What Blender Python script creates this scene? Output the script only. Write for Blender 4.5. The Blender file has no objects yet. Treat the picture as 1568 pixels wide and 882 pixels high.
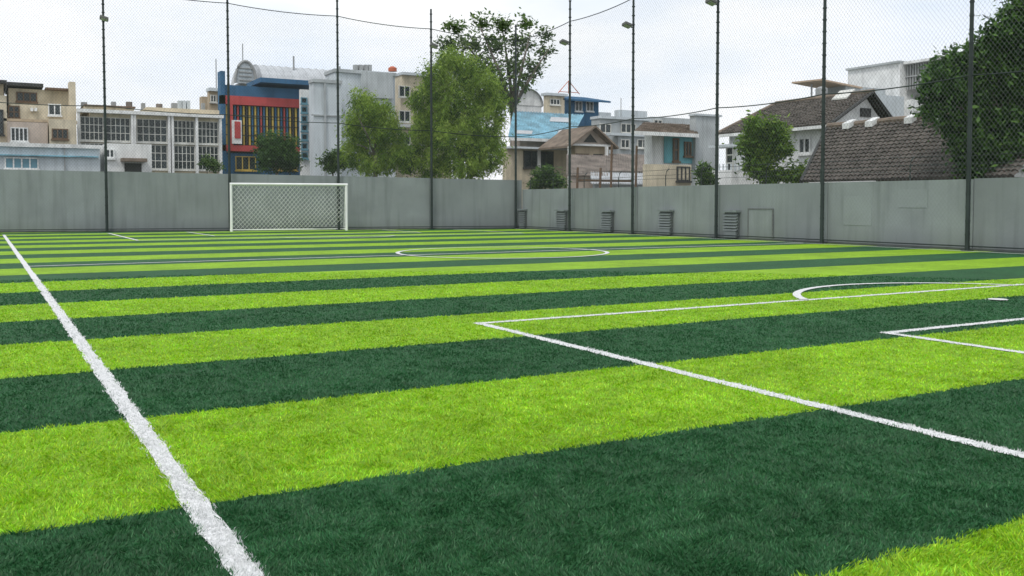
import bpy, math, random
import numpy as np
from mathutils import Vector
random.seed(7); rng=np.random.default_rng(7)
S=bpy.context.scene
COL=S.collection
# ------------------------------------------------------------------ survey helpers
H=1.25; YAW=math.radians(29.5); PIT=math.radians(2.4); FP=1437.0; CX=784.0; CY=370.0
sy,cy_=math.sin(YAW),math.cos(YAW); sp,cp=math.sin(PIT),math.cos(PIT)
def rat(u):
    r=(u-CX)/FP
    return (sy+cy_*r)/(cy_-sy*r)
def XatY(u,Y): return Y*rat(u)
def YatX(u,X): return X/rat(u)
def Fwd(X,Y): return X*sy+Y*cy_
def Zv(v,F):
    k=(CY-v)/FP
    return H+F*(k*cp-sp)/(cp+k*sp)
def P(u,v,F):
    R=(u-CX)/FP*F
    return (F*sy+R*cy_, F*cy_-R*sy, Zv(v,F))
# ------------------------------------------------------------------ materials
def newmat(name):
    m=bpy.data.materials.new(name); m.use_nodes=True
    return m,m.node_tree,m.node_tree.nodes['Principled BSDF']
def mat(name,col,rough=.85,var=.16,scale=1.5,bump=.15,metal=0.0,streak=.18,spec=.3,grime=0.0):
    m,nt,b=newmat(name); N=nt.nodes; L=nt.links
    g=N.new('ShaderNodeNewGeometry')
    n=N.new('ShaderNodeTexNoise'); n.inputs['Scale'].default_value=scale; n.inputs['Detail'].default_value=5
    L.new(g.outputs['Position'],n.inputs['Vector'])
    mp=N.new('ShaderNodeMapping'); mp.inputs['Scale'].default_value=(3,3,.25)
    L.new(g.outputs['Position'],mp.inputs['Vector'])
    n2=N.new('ShaderNodeTexNoise'); n2.inputs['Scale'].default_value=1.3; n2.inputs['Detail'].default_value=4
    L.new(mp.outputs[0],n2.inputs['Vector'])
    r=N.new('ShaderNodeMapRange'); r.inputs[1].default_value=.3; r.inputs[2].default_value=.7
    r.inputs[3].default_value=1-var; r.inputs[4].default_value=1+var
    L.new(n.outputs[0],r.inputs[0])
    r2=N.new('ShaderNodeMapRange'); r2.inputs[1].default_value=.3; r2.inputs[2].default_value=.5
    r2.inputs[3].default_value=1-streak; r2.inputs[4].default_value=1
    L.new(n2.outputs[0],r2.inputs[0])
    mu=N.new('ShaderNodeMath'); mu.operation='MULTIPLY'
    L.new(r.outputs[0],mu.inputs[0]); L.new(r2.outputs[0],mu.inputs[1])
    fac=mu.outputs[0]
    if grime:   # rising damp / splash dirt at the wall foot
        s=N.new('ShaderNodeSeparateXYZ'); L.new(g.outputs['Position'],s.inputs[0])
        ad=N.new('ShaderNodeMath'); ad.operation='MULTIPLY_ADD'; L.new(n.outputs[0],ad.inputs[0]); ad.inputs[1].default_value=-.9; L.new(s.outputs[2],ad.inputs[2])
        r4=N.new('ShaderNodeMapRange'); r4.inputs[1].default_value=-.45; r4.inputs[2].default_value=.1; r4.inputs[3].default_value=1-grime; r4.inputs[4].default_value=1
        L.new(ad.outputs[0],r4.inputs[0]); m2=N.new('ShaderNodeMath'); m2.operation='MULTIPLY'; L.new(fac,m2.inputs[0]); L.new(r4.outputs[0],m2.inputs[1]); fac=m2.outputs[0]
    vm=N.new('ShaderNodeVectorMath'); vm.operation='SCALE'; vm.inputs[0].default_value=col[:3]
    L.new(fac,vm.inputs['Scale'])
    L.new(vm.outputs[0],b.inputs['Base Color'])
    b.inputs['Roughness'].default_value=rough; b.inputs['Metallic'].default_value=metal
    b.inputs['Specular IOR Level'].default_value=spec
    if bump:
        bp=N.new('ShaderNodeBump'); bp.inputs['Strength'].default_value=bump; bp.inputs['Distance'].default_value=.05
        n3=N.new('ShaderNodeTexNoise'); n3.inputs['Scale'].default_value=scale*8; n3.inputs['Detail'].default_value=2
        L.new(g.outputs['Position'],n3.inputs['Vector']); L.new(n3.outputs[0],bp.inputs['Height']); L.new(bp.outputs[0],b.inputs['Normal'])
    return m
def leafmat(name,trans=.3,rough=.55):
    m,nt,b=newmat(name); N=nt.nodes; L=nt.links
    a=N.new('ShaderNodeAttribute'); a.attribute_name='tint'
    L.new(a.outputs['Color'],b.inputs['Base Color']); b.inputs['Roughness'].default_value=rough
    b.inputs['Specular IOR Level'].default_value=.3
    t=N.new('ShaderNodeBsdfTranslucent'); L.new(a.outputs['Color'],t.inputs['Color'])
    mx=N.new('ShaderNodeMixShader'); mx.inputs[0].default_value=trans
    out=N['Material Output']; L.new(b.outputs[0],mx.inputs[1]); L.new(t.outputs[0],mx.inputs[2]); L.new(mx.outputs[0],out.inputs[0])
    return m
# ------------------------------------------------------------------ geometry helpers
class Geo:
    def __init__(s): s.v=[]; s.f=[]
    def poly(s,pts):
        i=len(s.v); s.v+= [tuple(p) for p in pts]; s.f.append(tuple(range(i,i+len(pts))))
    def box(s,x0,x1,y0,y1,z0,z1):
        if x0>x1:x0,x1=x1,x0
        if y0>y1:y0,y1=y1,y0
        if z0>z1:z0,z1=z1,z0
        i=len(s.v)
        s.v+=[(x0,y0,z0),(x1,y0,z0),(x1,y1,z0),(x0,y1,z0),(x0,y0,z1),(x1,y0,z1),(x1,y1,z1),(x0,y1,z1)]
        for q in [(0,3,2,1),(4,5,6,7),(0,1,5,4),(1,2,6,5),(2,3,7,6),(3,0,4,7)]: s.f.append(tuple(i+k for k in q))
    def prism(s,foot,z0,ztops):
        n=len(foot); i=len(s.v)
        s.v+=[(p[0],p[1],z0) for p in foot]; s.v+=[(p[0],p[1],z) for p,z in zip(foot,ztops)]
        s.f.append(tuple(i+k for k in range(n))[::-1]); s.f.append(tuple(i+n+k for k in range(n)))
        for k in range(n):
            k2=(k+1)%n; s.f.append((i+k,i+k2,i+n+k2,i+n+k))
    def slab(s,pts,th):
        n=len(pts); i=len(s.v)
        s.v+=[tuple(p) for p in pts]; s.v+=[(p[0],p[1],p[2]-th) for p in pts]
        s.f.append(tuple(i+k for k in range(n))); s.f.append(tuple(i+n+k for k in range(n))[::-1])
        for k in range(n):
            k2=(k+1)%n; s.f.append((i+k,i+n+k,i+n+k2,i+k2))
    def tube(s,pts,rad,seg=8):
        pts=[Vector(p) for p in pts]
        if not hasattr(rad,'__len__'): rad=[rad]*len(pts)
        base=len(s.v); n=len(pts)
        for k,p in enumerate(pts):
            d=(pts[min(k+1,n-1)]-pts[max(k-1,0)])
            if d.length<1e-9: d=Vector((0,0,1))
            d.normalize()
            a=d.cross(Vector((0,0,1)) if abs(d.z)<.9 else Vector((1,0,0))).normalized(); b=d.cross(a)
            for j in range(seg):
                t=2*math.pi*j/seg; q=p+a*(math.cos(t)*rad[k])+b*(math.sin(t)*rad[k]); s.v.append(tuple(q))
        for k in range(n-1):
            for j in range(seg):
                j2=(j+1)%seg; s.f.append((base+k*seg+j,base+k*seg+j2,base+(k+1)*seg+j2,base+(k+1)*seg+j))
        s.f.append(tuple(base+j for j in range(seg))[::-1]); s.f.append(tuple(base+(n-1)*seg+j for j in range(seg)))
    def tiles(s,e0,e1,r0,r1,rows,cols,bul=.04,lip=.04):
        e0,e1,r0,r1=map(Vector,(e0,e1,r0,r1))
        nrm=(e1-e0).cross(r0-e0).normalized()
        if nrm.z<0: nrm=-nrm
        m=cols*4
        for i in range(rows):
            t0=i/rows; t1=(i+1.15)/rows
            b=len(s.v)
            jit=[random.uniform(-.015,.015) for _ in range(cols+1)]
            for (t,off) in ((t0,0),(t0,lip),(t1,0.0)):
                for k in range(m+1):
                    q=k/m
                    p=(e0.lerp(e1,q)).lerp(r0.lerp(r1,q),t)
                    o=off+ (bul*abs(math.sin(math.pi*q*cols)) if off or t==t1 else -.02)+jit[min(k//4,cols)]*(1 if off else 0)
                    s.v.append(tuple(p+nrm*o))
            for rr in range(2):
                for k in range(m):
                    a=b+rr*(m+1)+k; s.f.append((a,a+1,a+m+2,a+m+1))
class Thing:
    def __init__(s,name,loc):
        s.e=bpy.data.objects.new(name,None); s.e.location=loc; s.e.empty_display_size=.3; COL.objects.link(s.e); s.loc=loc; s.parts={}
    def g(s,pname,m):
        if pname not in s.parts: s.parts[pname]=(Geo(),m)
        return s.parts[pname][0]
    def done(s,smooth=()):
        for pn,(g,m) in s.parts.items():
            me=bpy.data.meshes.new(pn); me.from_pydata([(a-s.loc[0],b-s.loc[1],c-s.loc[2]) for a,b,c in g.v],[],g.f); me.materials.append(m)
            if pn in smooth:
                for p in me.polygons: p.use_smooth=True
            o=bpy.data.objects.new(pn,me); COL.objects.link(o); o.parent=s.e
        return s.e
def np_mesh(name,V,per,m,colr=None):
    n=len(V)//per
    me=bpy.data.meshes.new(name); me.vertices.add(len(V)); me.vertices.foreach_set('co',V.astype(np.float32).ravel())
    me.loops.add(len(V)); me.loops.foreach_set('vertex_index',np.arange(len(V),dtype=np.int32))
    me.polygons.add(n); me.polygons.foreach_set('loop_start',(np.arange(n)*per).astype(np.int32))
    me.update(calc_edges=True)
    if colr is not None:
        a=me.attributes.new('tint','FLOAT_COLOR','POINT')
        c=np.ones((len(V),4),np.float32); c[:,:3]=np.repeat(colr,per,axis=0); a.data.foreach_set('color',c.ravel())
    me.materials.append(m)
    o=bpy.data.objects.new(name,me); COL.objects.link(o); return o
# ------------------------------------------------------------------ camera, world, sun
cam=bpy.data.cameras.new('camera'); co=bpy.data.objects.new('camera',cam); COL.objects.link(co)
co.location=(0,0,H); co.rotation_euler=(math.radians(90)-PIT,0,-YAW)
cam.lens=36*FP/1568; cam.sensor_width=36; cam.shift_y=-(441-CY)/1568; cam.clip_end=3000; cam.clip_start=.05
S.camera=co
w=bpy.data.worlds.new('World'); S.world=w; w.use_nodes=True; nt=w.node_tree; N=nt.nodes; L=nt.links
bg=N['Background']; bg.inputs[1].default_value=.1
sk=N.new('ShaderNodeTexSky'); sk.sky_type='NISHITA'; sk.sun_disc=False
EL=math.radians(55); AZ=math.radians(235)
sk.sun_elevation=EL; sk.sun_rotation=AZ
tc=N.new('ShaderNodeTexCoord'); mp=N.new('ShaderNodeMapping'); mp.inputs['Scale'].default_value=(1,1,3.0)
L.new(tc.outputs['Generated'],mp.inputs['Vector'])
no=N.new('ShaderNodeTexNoise'); no.inputs['Scale'].default_value=2.6; no.inputs['Detail'].default_value=7; no.inputs['Roughness'].default_value=.5
L.new(mp.outputs[0],no.inputs['Vector'])
r1=N.new('ShaderNodeMapRange'); r1.inputs[1].default_value=.32; r1.inputs[2].default_value=.55; r1.inputs[3].default_value=.88; r1.inputs[4].default_value=1
L.new(no.outputs[0],r1.inputs[0])
cr=N.new('ShaderNodeMix'); cr.data_type='RGBA'
cr.inputs[6].default_value=(8.7,9.6,10.8,1); cr.inputs[7].default_value=(10.8,10.95,11.1,1)
no2=N.new('ShaderNodeTexNoise'); no2.inputs['Scale'].default_value=3.4; no2.inputs['Detail'].default_value=6
L.new(mp.outputs[0],no2.inputs['Vector'])
r3=N.new('ShaderNodeMapRange'); r3.inputs[1].default_value=.38; r3.inputs[2].default_value=.6
L.new(no2.outputs[0],r3.inputs[0]); L.new(r3.outputs[0],cr.inputs[0])
mx=N.new('ShaderNodeMix'); mx.data_type='RGBA'; L.new(r1.outputs[0],mx.inputs[0]); L.new(sk.outputs[0],mx.inputs[6]); L.new(cr.outputs[2],mx.inputs[7])
L.new(mx.outputs[2],bg.inputs[0])
sl=bpy.data.lights.new('sun','SUN'); sl.energy=1.5; sl.angle=math.radians(14); sl.color=(1,.96,.9)
so=bpy.data.objects.new('sun',sl); COL.objects.link(so)
sd=Vector((math.sin(AZ)*math.cos(EL),math.cos(AZ)*math.cos(EL),math.sin(EL)))
so.rotation_euler=sd.to_track_quat('Z','Y').to_euler(); so.location=(0,0,30)
S.view_settings.view_transform='Standard'; S.view_settings.look='None'; S.view_settings.exposure=0
# ------------------------------------------------------------------ ground and turf
def wallY(x): return 44.2-.24*x
LIGHT=np.array((.285,.505,.02)); DARK=np.array((.028,.116,.04)); WHITE=np.array((.76,.77,.76))
Y0=.41; SW=1.78
gm=mat('earth',(.16,.15,.13),var=.3)
g=Thing('ground',(0,0,-.06)); g.g('earth_sheet',gm).poly([(-900,-900,-.06),(900,-900,-.06),(900,900,-.06),(-900,900,-.06)]); g.done()
m,nt,b=newmat('artificial_turf'); N=nt.nodes; L=nt.links
ge=N.new('ShaderNodeNewGeometry'); nz=N.new('ShaderNodeTexNoise'); nz.inputs['Scale'].default_value=14; nz.inputs['Detail'].default_value=4
L.new(ge.outputs['Position'],nz.inputs['Vector'])
sx=N.new('ShaderNodeSeparateXYZ'); L.new(ge.outputs['Position'],sx.inputs[0])
def mth(op,a,b_=None,c=None):
    n=N.new('ShaderNodeMath'); n.operation=op
    for i,q in enumerate((a,b_,c)):
        if q is None: continue
        if isinstance(q,(int,float)): n.inputs[i].default_value=q
        else: L.new(q,n.inputs[i])
    return n.outputs[0]
yy=mth('ADD',sx.outputs[1],mth('MULTIPLY',mth('SUBTRACT',nz.outputs[0],.5),.1))
st=mth('LESS_THAN',mth('FRACT',mth('DIVIDE',mth('SUBTRACT',yy,Y0),SW*2)),.5)
mxx=N.new('ShaderNodeMix'); mxx.data_type='RGBA'; L.new(st,mxx.inputs[0])
mxx.inputs[6].default_value=(*DARK*.82,1); mxx.inputs[7].default_value=(*LIGHT*.82,1)
def noi(scale,detail,vec=None,rough=.6):
    n=N.new('ShaderNodeTexNoise'); n.inputs['Scale'].default_value=scale; n.inputs['Detail'].default_value=detail; n.inputs['Roughness'].default_value=rough
    L.new(vec or ge.outputs['Position'],n.inputs['Vector']); return n.outputs[0]
def mr(x,a,b_,c,d):
    n=N.new('ShaderNodeMapRange'); L.new(x,n.inputs[0])
    for i,q in enumerate((a,b_,c,d)): n.inputs[i+1].default_value=q
    return n.outputs[0]
v=mth('MULTIPLY',mr(noi(.9,5),.3,.7,.8,1.2),mr(noi(45,5),.3,.7,.62,1.38))
v=mth('MULTIPLY',v,mr(noi(7,4),.3,.7,.82,1.18))
vs=N.new('ShaderNodeVectorMath'); vs.operation='SCALE'; L.new(mxx.outputs[2],vs.inputs[0]); L.new(v,vs.inputs['Scale'])
L.new(vs.outputs[0],b.inputs['Base Color']); b.inputs['Roughness'].default_value=.7; b.inputs['Specular IOR Level'].default_value=.2
bp=N.new('ShaderNodeBump'); bp.inputs['Strength'].default_value=.7; bp.inputs['Distance'].default_value=.03
L.new(noi(60,4),bp.inputs['Height']); L.new(bp.outputs[0],b.inputs['Normal'])
turf=Thing('football_pitch',(0,0,0))
turf.g('turf_carpet',m).poly([(-14,-8,0),(22.35,-8,0),(22.35,wallY(22.35),0),(-14,wallY(-14),0)])
LW=.105
m,nt,b=newmat('white_turf_line'); N=nt.nodes; L=nt.links
ge=N.new('ShaderNodeNewGeometry')
q=mr(noi(50,4),.3,.7,.48,.82); cb=N.new('ShaderNodeCombineColor')
for i in range(3): L.new(q,cb.inputs[i])
L.new(cb.outputs[0],b.inputs['Base Color']); b.inputs['Roughness'].default_value=.9
lm=m
segs=[(.75,-3,.75,40.9),(4.45,-1,4.45,8.55),(4.45,8.55,19.0,8.55),(19,8.55,19,-1),(7.5,-1,7.5,6),(7.5,6,15.8,6),(15.8,6,15.8,-1),
      (.75,20.5,21.85,20.5),(21.85,-1,21.85,38.3),
      (4.45,32.7,19,32.7),(4.45,32.7,4.45,40.9),(19,32.7,19,39.0),(7.5,35.6,15.8,35.6),(7.5,35.6,7.5,40.9),(15.8,35.6,15.8,39.8),
      (.75,40.9,16.5,40.0)]
arcs=[(11.3,7.3,2.5,29.9,150.1),(11.3,20.45,2.6,0,360),(11.3,33.95,2.5,210,330)]
z=.004; G=turf.g('white_lines',lm)
def wob(): return random.uniform(-.012,.008)
for (xa,ya,xb,yb) in segs:
    d=Vector((xb-xa,yb-ya)); n=max(2,int(d.length/.12)); dn=d.normalized(); pn=Vector((-dn.y,dn.x))
    prev=None
    for k in range(n+1):
        p=Vector((xa,ya))+d*(k/n); w1=LW/2+wob(); w2=LW/2+wob()
        if k==0: p=p-dn*LW/2
        if k==n: p=p+dn*LW/2
        cur=(tuple(p+pn*w1)+(z,),tuple(p-pn*w2)+(z,))
        if prev: G.poly([prev[1],cur[1],cur[0],prev[0]])
        prev=cur
    z+=.0005
for (cx,cyy,R,a0,a1) in arcs:
    n=90
    for k in range(n):
        t0=math.radians(a0+(a1-a0)*k/n); t1=math.radians(a0+(a1-a0)*(k+1)/n)
        f=lambda t,r:(cx+math.cos(t)*r,cyy+math.sin(t)*r,z)
        G.poly([f(t0,R-LW/2),f(t0,R+LW/2),f(t1,R+LW/2),f(t1,R-LW/2)])
    z+=.0005
G.poly([(11.3+math.cos(t)*.12,7.35+math.sin(t)*.12,z) for t in np.linspace(0,2*math.pi,17)[:-1]])
turf.done()
def vnoise(x,y,s,seed):
    r_=np.random.default_rng(seed).random((256,256)); x=x/s+1000; y=y/s+1000
    xi=np.floor(x).astype(int); yi=np.floor(y).astype(int); fx=x-xi; fy=y-yi; fx=fx*fx*(3-2*fx); fy=fy*fy*(3-2*fy)
    a=r_[xi%256,yi%256]; b=r_[(xi+1)%256,yi%256]; c=r_[xi%256,(yi+1)%256]; d=r_[(xi+1)%256,(yi+1)%256]
    return (a*(1-fx)+b*fx)*(1-fy)+(c*(1-fx)+d*fx)*fy
nb=620000
rr=np.exp(rng.uniform(np.log(1.8),np.log(17),nb)); th=YAW+rng.uniform(-.72,.66,nb)
bx=rr*np.sin(th); by=rr*np.cos(th)
k=(bx<22.2); bx,by,rr=bx[k],by[k],rr[k]; nb=len(bx)
jx=bx+rng.normal(0,.009,nb)+(vnoise(bx,by,.045,1)-.5)*.035
jy=by+rng.normal(0,.014,nb)+(vnoise(bx,by,.05,2)-.5)*.07
isl=(np.mod((jy-Y0)/(2*SW),1)<.5)
jy=by+rng.normal(0,.009,nb)+(vnoise(bx,by,.045,2)-.5)*.035
wh=np.zeros(nb,bool)
hw=LW/2-.003
for (xa,ya,xb,yb) in segs:
    if abs(xa-xb)<1e-6: wh|=(abs(jx-xa)<hw)&(jy>min(ya,yb)-hw)&(jy<max(ya,yb)+hw)
    elif abs(ya-yb)<1e-6: wh|=(abs(jy-ya)<hw)&(jx>min(xa,xb)-hw)&(jx<max(xa,xb)+hw)
for (cx,cyy,R,a0,a1) in arcs:
    d=np.hypot(jx-cx,jy-cyy); a=np.degrees(np.arctan2(jy-cyy,jx-cx))%360
    wh|=(abs(d-R)<hw)&(a>=a0)&(a<=a1)
wh|=np.hypot(jx-11.3,jy-7.35)<.12
colr=np.where(isl[:,None],LIGHT,DARK)
tv=1+.34*(vnoise(bx,by,.07,3)-.5)+.3*(vnoise(bx,by*1.0,.28,4)-.5)+.2*(vnoise(bx,by,1.1,5)-.5)
colr=colr*(rng.uniform(.65,1.4,nb)*tv)[:,None]
colr[:,0]*=rng.uniform(.75,1.3,nb)
pl=rng.random(nb)<.12+.16*vnoise(bx,by,.2,6)**2
colr[pl]=colr[pl]*1.3+np.array((.03,.042,.028))
colr=np.where(wh[:,None],WHITE*rng.uniform(.78,1.08,nb)[:,None],colr)
hgt=rng.uniform(.009,.019,nb)*(.8+.45*vnoise(bx,by,.09,7)); wid=.0014*(1+rr/2.8)
ang=rng.uniform(0,2*np.pi,nb); lean=rng.uniform(0.1,.9,nb)*hgt; la=rng.uniform(0,2*np.pi,nb)
dirn=2*np.pi*vnoise(bx,by,.16,8)*1.6
lx=lean*np.cos(la)+.55*hgt*np.cos(dirn); ly=lean*np.sin(la)+.55*hgt*np.sin(dirn)
V=np.zeros((nb,3,3))
V[:,0]=np.stack([bx-np.cos(ang)*wid,by-np.sin(ang)*wid,np.full(nb,.001)],1)
V[:,1]=np.stack([bx+np.cos(ang)*wid,by+np.sin(ang)*wid,np.full(nb,.001)],1)
V[:,2]=np.stack([bx+lx,by+ly,hgt],1)
gb=np_mesh('grass_blades',V.reshape(-1,3),3,leafmat('grass_blade',.35,.42),colr); gb.parent=turf.e
# ------------------------------------------------------------------ walls
WC=(.245,.27,.275)
wm=mat('grey_wall_paint',WC,rough=.8,var=.12,scale=.6,bump=.12,streak=.17,grime=.22)
wm2=mat('grey_wall_paint_faded',tuple(c*1.07 for c in WC),rough=.8,var=.12,scale=.9,bump=.12,streak=.2,grime=.25)
wj=mat('wall_joint_dark',(.16,.17,.17),var=.1)  # dark grey of the panel joints and door outline
W=Thing('perimeter_wall',(0,wallY(0),0))
xs=[-14,-9.4,-4.7,0.0,4.62,9.46,14.02,18.15,22.5]
def hz(x): return 2.63-.0145*x
for i,(a,b_) in enumerate(zip(xs[:-1],xs[1:])):
    o=random.uniform(-.02,.02); G=W.g(*(('wall_panels',wm) if i%3 else ('wall_panels_faded',wm2)))
    a2=a+.01;b2=b_-.01
    G.prism([(a2,wallY(a2)+o),(b2,wallY(b2)+o),(b2,wallY(b2)+.2),(a2,wallY(a2)+.2)],-.05,[hz(a)+o,hz(b_)+o,hz(b_)+o,hz(a)+o])
W.g('joint_fill',wj).prism([(-14,wallY(-14)+.06),(22.5,wallY(22.5)+.06),(22.5,wallY(22.5)+.16),(-14,wallY(-14)+.16)],-.05,[hz(-14)-.1,hz(22.5)-.1,hz(22.5)-.1,hz(-14)-.1])
W.g('kerb',mat('kerb_dark',(.1,.11,.11))).prism([(-14,wallY(-14)-.06),(22.4,wallY(22.4)-.06),(22.4,wallY(22.4)-.005),(-14,wallY(-14)-.005)],-.05,[.06]*4)
W.done()
W=Thing('perimeter_wall',(22.4,20,0))
ys=[38.6,34.1,29.6,24.9,20.1,15.3,10.5,5.7,.9,-8]
for i,(a,b_) in enumerate(zip(ys[:-1],ys[1:])):
    o=random.uniform(-.015,.015); G=W.g(*(('wall_panels',wm) if i%2 else ('wall_panels_faded',wm2)))
    G.box(22.4+o,22.6,b_+.01,a-.01,-.05,1.86+o)
W.g('joint_fill',wj).box(22.45,22.56,-8,38.6,-.05,1.8)
W.g('kerb',mat('kerb_dark2',(.1,.11,.11))).box(22.33,22.38,-8,38.7,-.05,.06)
pm=mat('repaint_patch',tuple(c*1.12 for c in WC),var=.06,streak=.05)
for (u0,u1,v0,v1) in ((1292,1335,300,345),(1375,1420,290,318)):
    ya,yb=YatX(u0,22.4),YatX(u1,22.4); F=Fwd(22.4,(ya+yb)/2)
    W.g('paint_patches',pm).box(22.381,22.5,yb,ya,max(.1,Zv(v1,F)),Zv(v0,F))
ya,yb=YatX(1148,22.4),YatX(1184,22.4); F=Fwd(22.4,(ya+yb)/2); zt=Zv(321,F)
g=W.g('blocked_door',wm2); g.box(22.35,22.5,yb,ya,.05,zt)
g=W.g('door_outline',wj); g.box(22.335,22.37,ya,ya+.04,.05,zt+.04); g.box(22.335,22.37,yb-.04,yb,.05,zt+.04); g.box(22.335,22.37,yb,ya,zt+.002,zt+.04)
W.done()
fm=mat('dark_steel',(.04,.052,.05),rough=.5,var=.2,metal=.3,bump=0)
BW=Thing('barbed_wire',(22.5,20,1.86)); G=BW.g('brackets',fm); G2=BW.g('wires',fm)
for y in [38,36,33.5,31,28,26,22.8,20.5,17.3,13]:
    G.tube([(22.5,y,1.85),(22.5,y,2.25),(22.55,y,2.42),(22.66,y,2.52)],.018,6)
for dz,dx in ((2.12,0),(2.27,0),(2.5,.14)):
    pts=[(22.5+dx,y,dz+random.uniform(-.03,.03)) for y in np.arange(38.5,10,-1.2)]; G2.tube(pts,.007,4)
BW.done()
vm=mat('vent_grey',(.22,.245,.25),rough=.6,var=.1)
vd=mat('vent_shadow',(.1,.11,.115),rough=.9)
for (u0,u1,vt,vb) in ((794,804,320,348),(850,867,321,353),(919,938,322,356),(1007,1029,321,360),(1106,1131,322,366)):
    X=22.25; ya,yb=YatX(u0,X),YatX(u1,X); F=Fwd(X,(ya+yb)/2); zt=Zv(vt,F)
    T=Thing('louvred_vent',(22.4,(ya+yb)/2,0)); g1=T.g('housing',vm); g2=T.g('slats',vm); g3=T.g('recess',vd)
    yc=(ya+yb)/2; w_=(ya-yb)*.78
    g1.box(22.16,22.37,yc-w_/2-.06,yc+w_/2+.06,zt-.07,zt)
    g3.box(22.28,22.37,yc-w_/2,yc+w_/2,.06,zt-.075)
    n=6
    for k in range(n):
        z1=zt-.12-k*.1
        g2.slab([(22.2,yc-w_/2-.02,z1-.05),(22.275,yc-w_/2-.02,z1),(22.275,yc+w_/2+.02,z1),(22.2,yc+w_/2+.02,z1-.05)],.035)
    g1.box(22.22,22.275,yc-w_/2+.03,yc+w_/2-.03,.05,zt-.12-n*.1)
    T.done()
# ------------------------------------------------------------------ fence poles, cables, net
lampm=mat('lamp_body',(.16,.16,.16),bump=0); frame_l=mat('lamp_glass',(.5,.5,.5),rough=.2,bump=0)
def pole(x,y,h,dirx,diry,lamp=None):
    T=Thing('fence_pole',(x,y,0)); g=T.g('post',fm)
    g.tube([(x,y,0),(x,y,h*.5),(x,y,h)],[.058,.052,.042],10)
    T.g('base_plate',fm).box(x-.11,x+.11,y-.11,y+.11,.001,.03)
    for zz in np.arange(.4,h,.35):
        T.g('clamps',fm).tube([(x,y,zz),(x,y,zz+.04)],.064,8)
    if lamp:
        z=lamp; fx,fy=dirx*.3,diry*.3
        T.g('arm',fm).tube([(x,y,z),(x+fx,y+fy,z+.05)],.02,6)
        T.g('floodlight',lampm).slab([(x+fx-.16,y+fy-.13,z+.2),(x+fx+.16,y+fy-.13,z+.12),(x+fx+.16,y+fy+.13,z+.06),(x+fx-.16,y+fy+.13,z+.14)],.09)
        T.g('lamp_glass',frame_l).slab([(x+fx-.13,y+fy-.1,z+.095),(x+fx+.13,y+fy-.1,z+.02),(x+fx+.13,y+fy+.1,z-.03),(x+fx-.13,y+fy+.1,z+.035)],.01)
    T.done()
LP=[(x,wallY(x)-.22) for x in (-9.4,-4.7,0-.3,4.62,9.46,14.02,18.15)]
RP=[(22.15,y) for y in (34.1,29.6,24.8,20.1,15.28,10.5,5.7)]
C=(22.1,38.7)
LT=[10.6,10.6,10.5,10.25,9.85,9.55,9.2]; LMz=[5.6,5.5,5.4,5.3,5.05,4.8,4.55]
for i,(x,y) in enumerate(LP): pole(x,y,10.9 if i<6 else 10.1,0,-1,8.8 if i==3 else (8.3 if i==6 else None))
pole(C[0],C[1],9.6,0,0)
for i,(x,y) in enumerate(RP): pole(x,y,10.1 if i else 9.9,-1,0,8.0 if i in (0,1,2) else None)
allp=LP+[C]+RP; TZ=LT+[8.85]+[9.0]+[9.15]*6; MZ=LMz+[4.35]+[4.5]*7
FN=Thing('chain_link_fence',(C[0],C[1],0)); G=FN.g('cables',fm)
for i,(a,b_) in enumerate(zip(allp[:-1],allp[1:])):
    for za,zb,sag in ((TZ[i],TZ[i+1],.1),(MZ[i],MZ[i+1],.08),(.12,.12,0)):
        pts=[(a[0]+(b_[0]-a[0])*t,a[1]+(b_[1]-a[1])*t,za+(zb-za)*t-sag*4*t*(1-t)) for t in np.linspace(0,1,9)]
        G.tube(pts,.018,5)
FN.done()
m,nt,b=newmat('chain_link'); N=nt.nodes; L=nt.links
b.inputs['Base Color'].default_value=(.2,.22,.22,1); b.inputs['Roughness'].default_value=.6
uv=N.new('ShaderNodeUVMap'); sx=N.new('ShaderNodeSeparateXYZ'); L.new(uv.outputs[0],sx.inputs[0])
A_=mth('FRACT',mth('DIVIDE',mth('ADD',sx.outputs[0],mth('MULTIPLY',sx.outputs[1],.8)),.12)); B_=mth('FRACT',mth('DIVIDE',mth('SUBTRACT',sx.outputs[0],mth('MULTIPLY',sx.outputs[1],.8)),.12))
al=mth('MAXIMUM',mth('LESS_THAN',A_,.05),mth('LESS_THAN',B_,.05))
tr=N.new('ShaderNodeBsdfTransparent'); ms=N.new('ShaderNodeMixShader'); L.new(al,ms.inputs[0]); L.new(tr.outputs[0],ms.inputs[1]); L.new(b.outputs[0],ms.inputs[2]); L.new(ms.outputs[0],N['Material Output'].inputs[0])
me=bpy.data.meshes.new('netting'); vv=[];ff=[];uu=[]; s=0
for j,(a,b_) in enumerate(zip(allp[:-1],allp[1:])):
    i=len(vv); l=math.hypot(b_[0]-a[0],b_[1]-a[1]); za,zb=TZ[j]-.04,TZ[j+1]-.04
    vv+=[(a[0],a[1],.1),(b_[0],b_[1],.1),(b_[0],b_[1],zb),(a[0],a[1],za)]; ff.append((i,i+1,i+2,i+3)); uu+=[(s,.1),(s+l,.1),(s+l,zb),(s,za)]; s+=l
me.from_pydata([(p[0]-C[0],p[1]-C[1],p[2]) for p in vv],[],ff); ul=me.uv_layers.new(name='UVMap')
for i,q in enumerate(uu): ul.data[i].uv=q
me.materials.append(m); o=bpy.data.objects.new('netting',me); COL.objects.link(o); o.parent=FN.e
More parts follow.
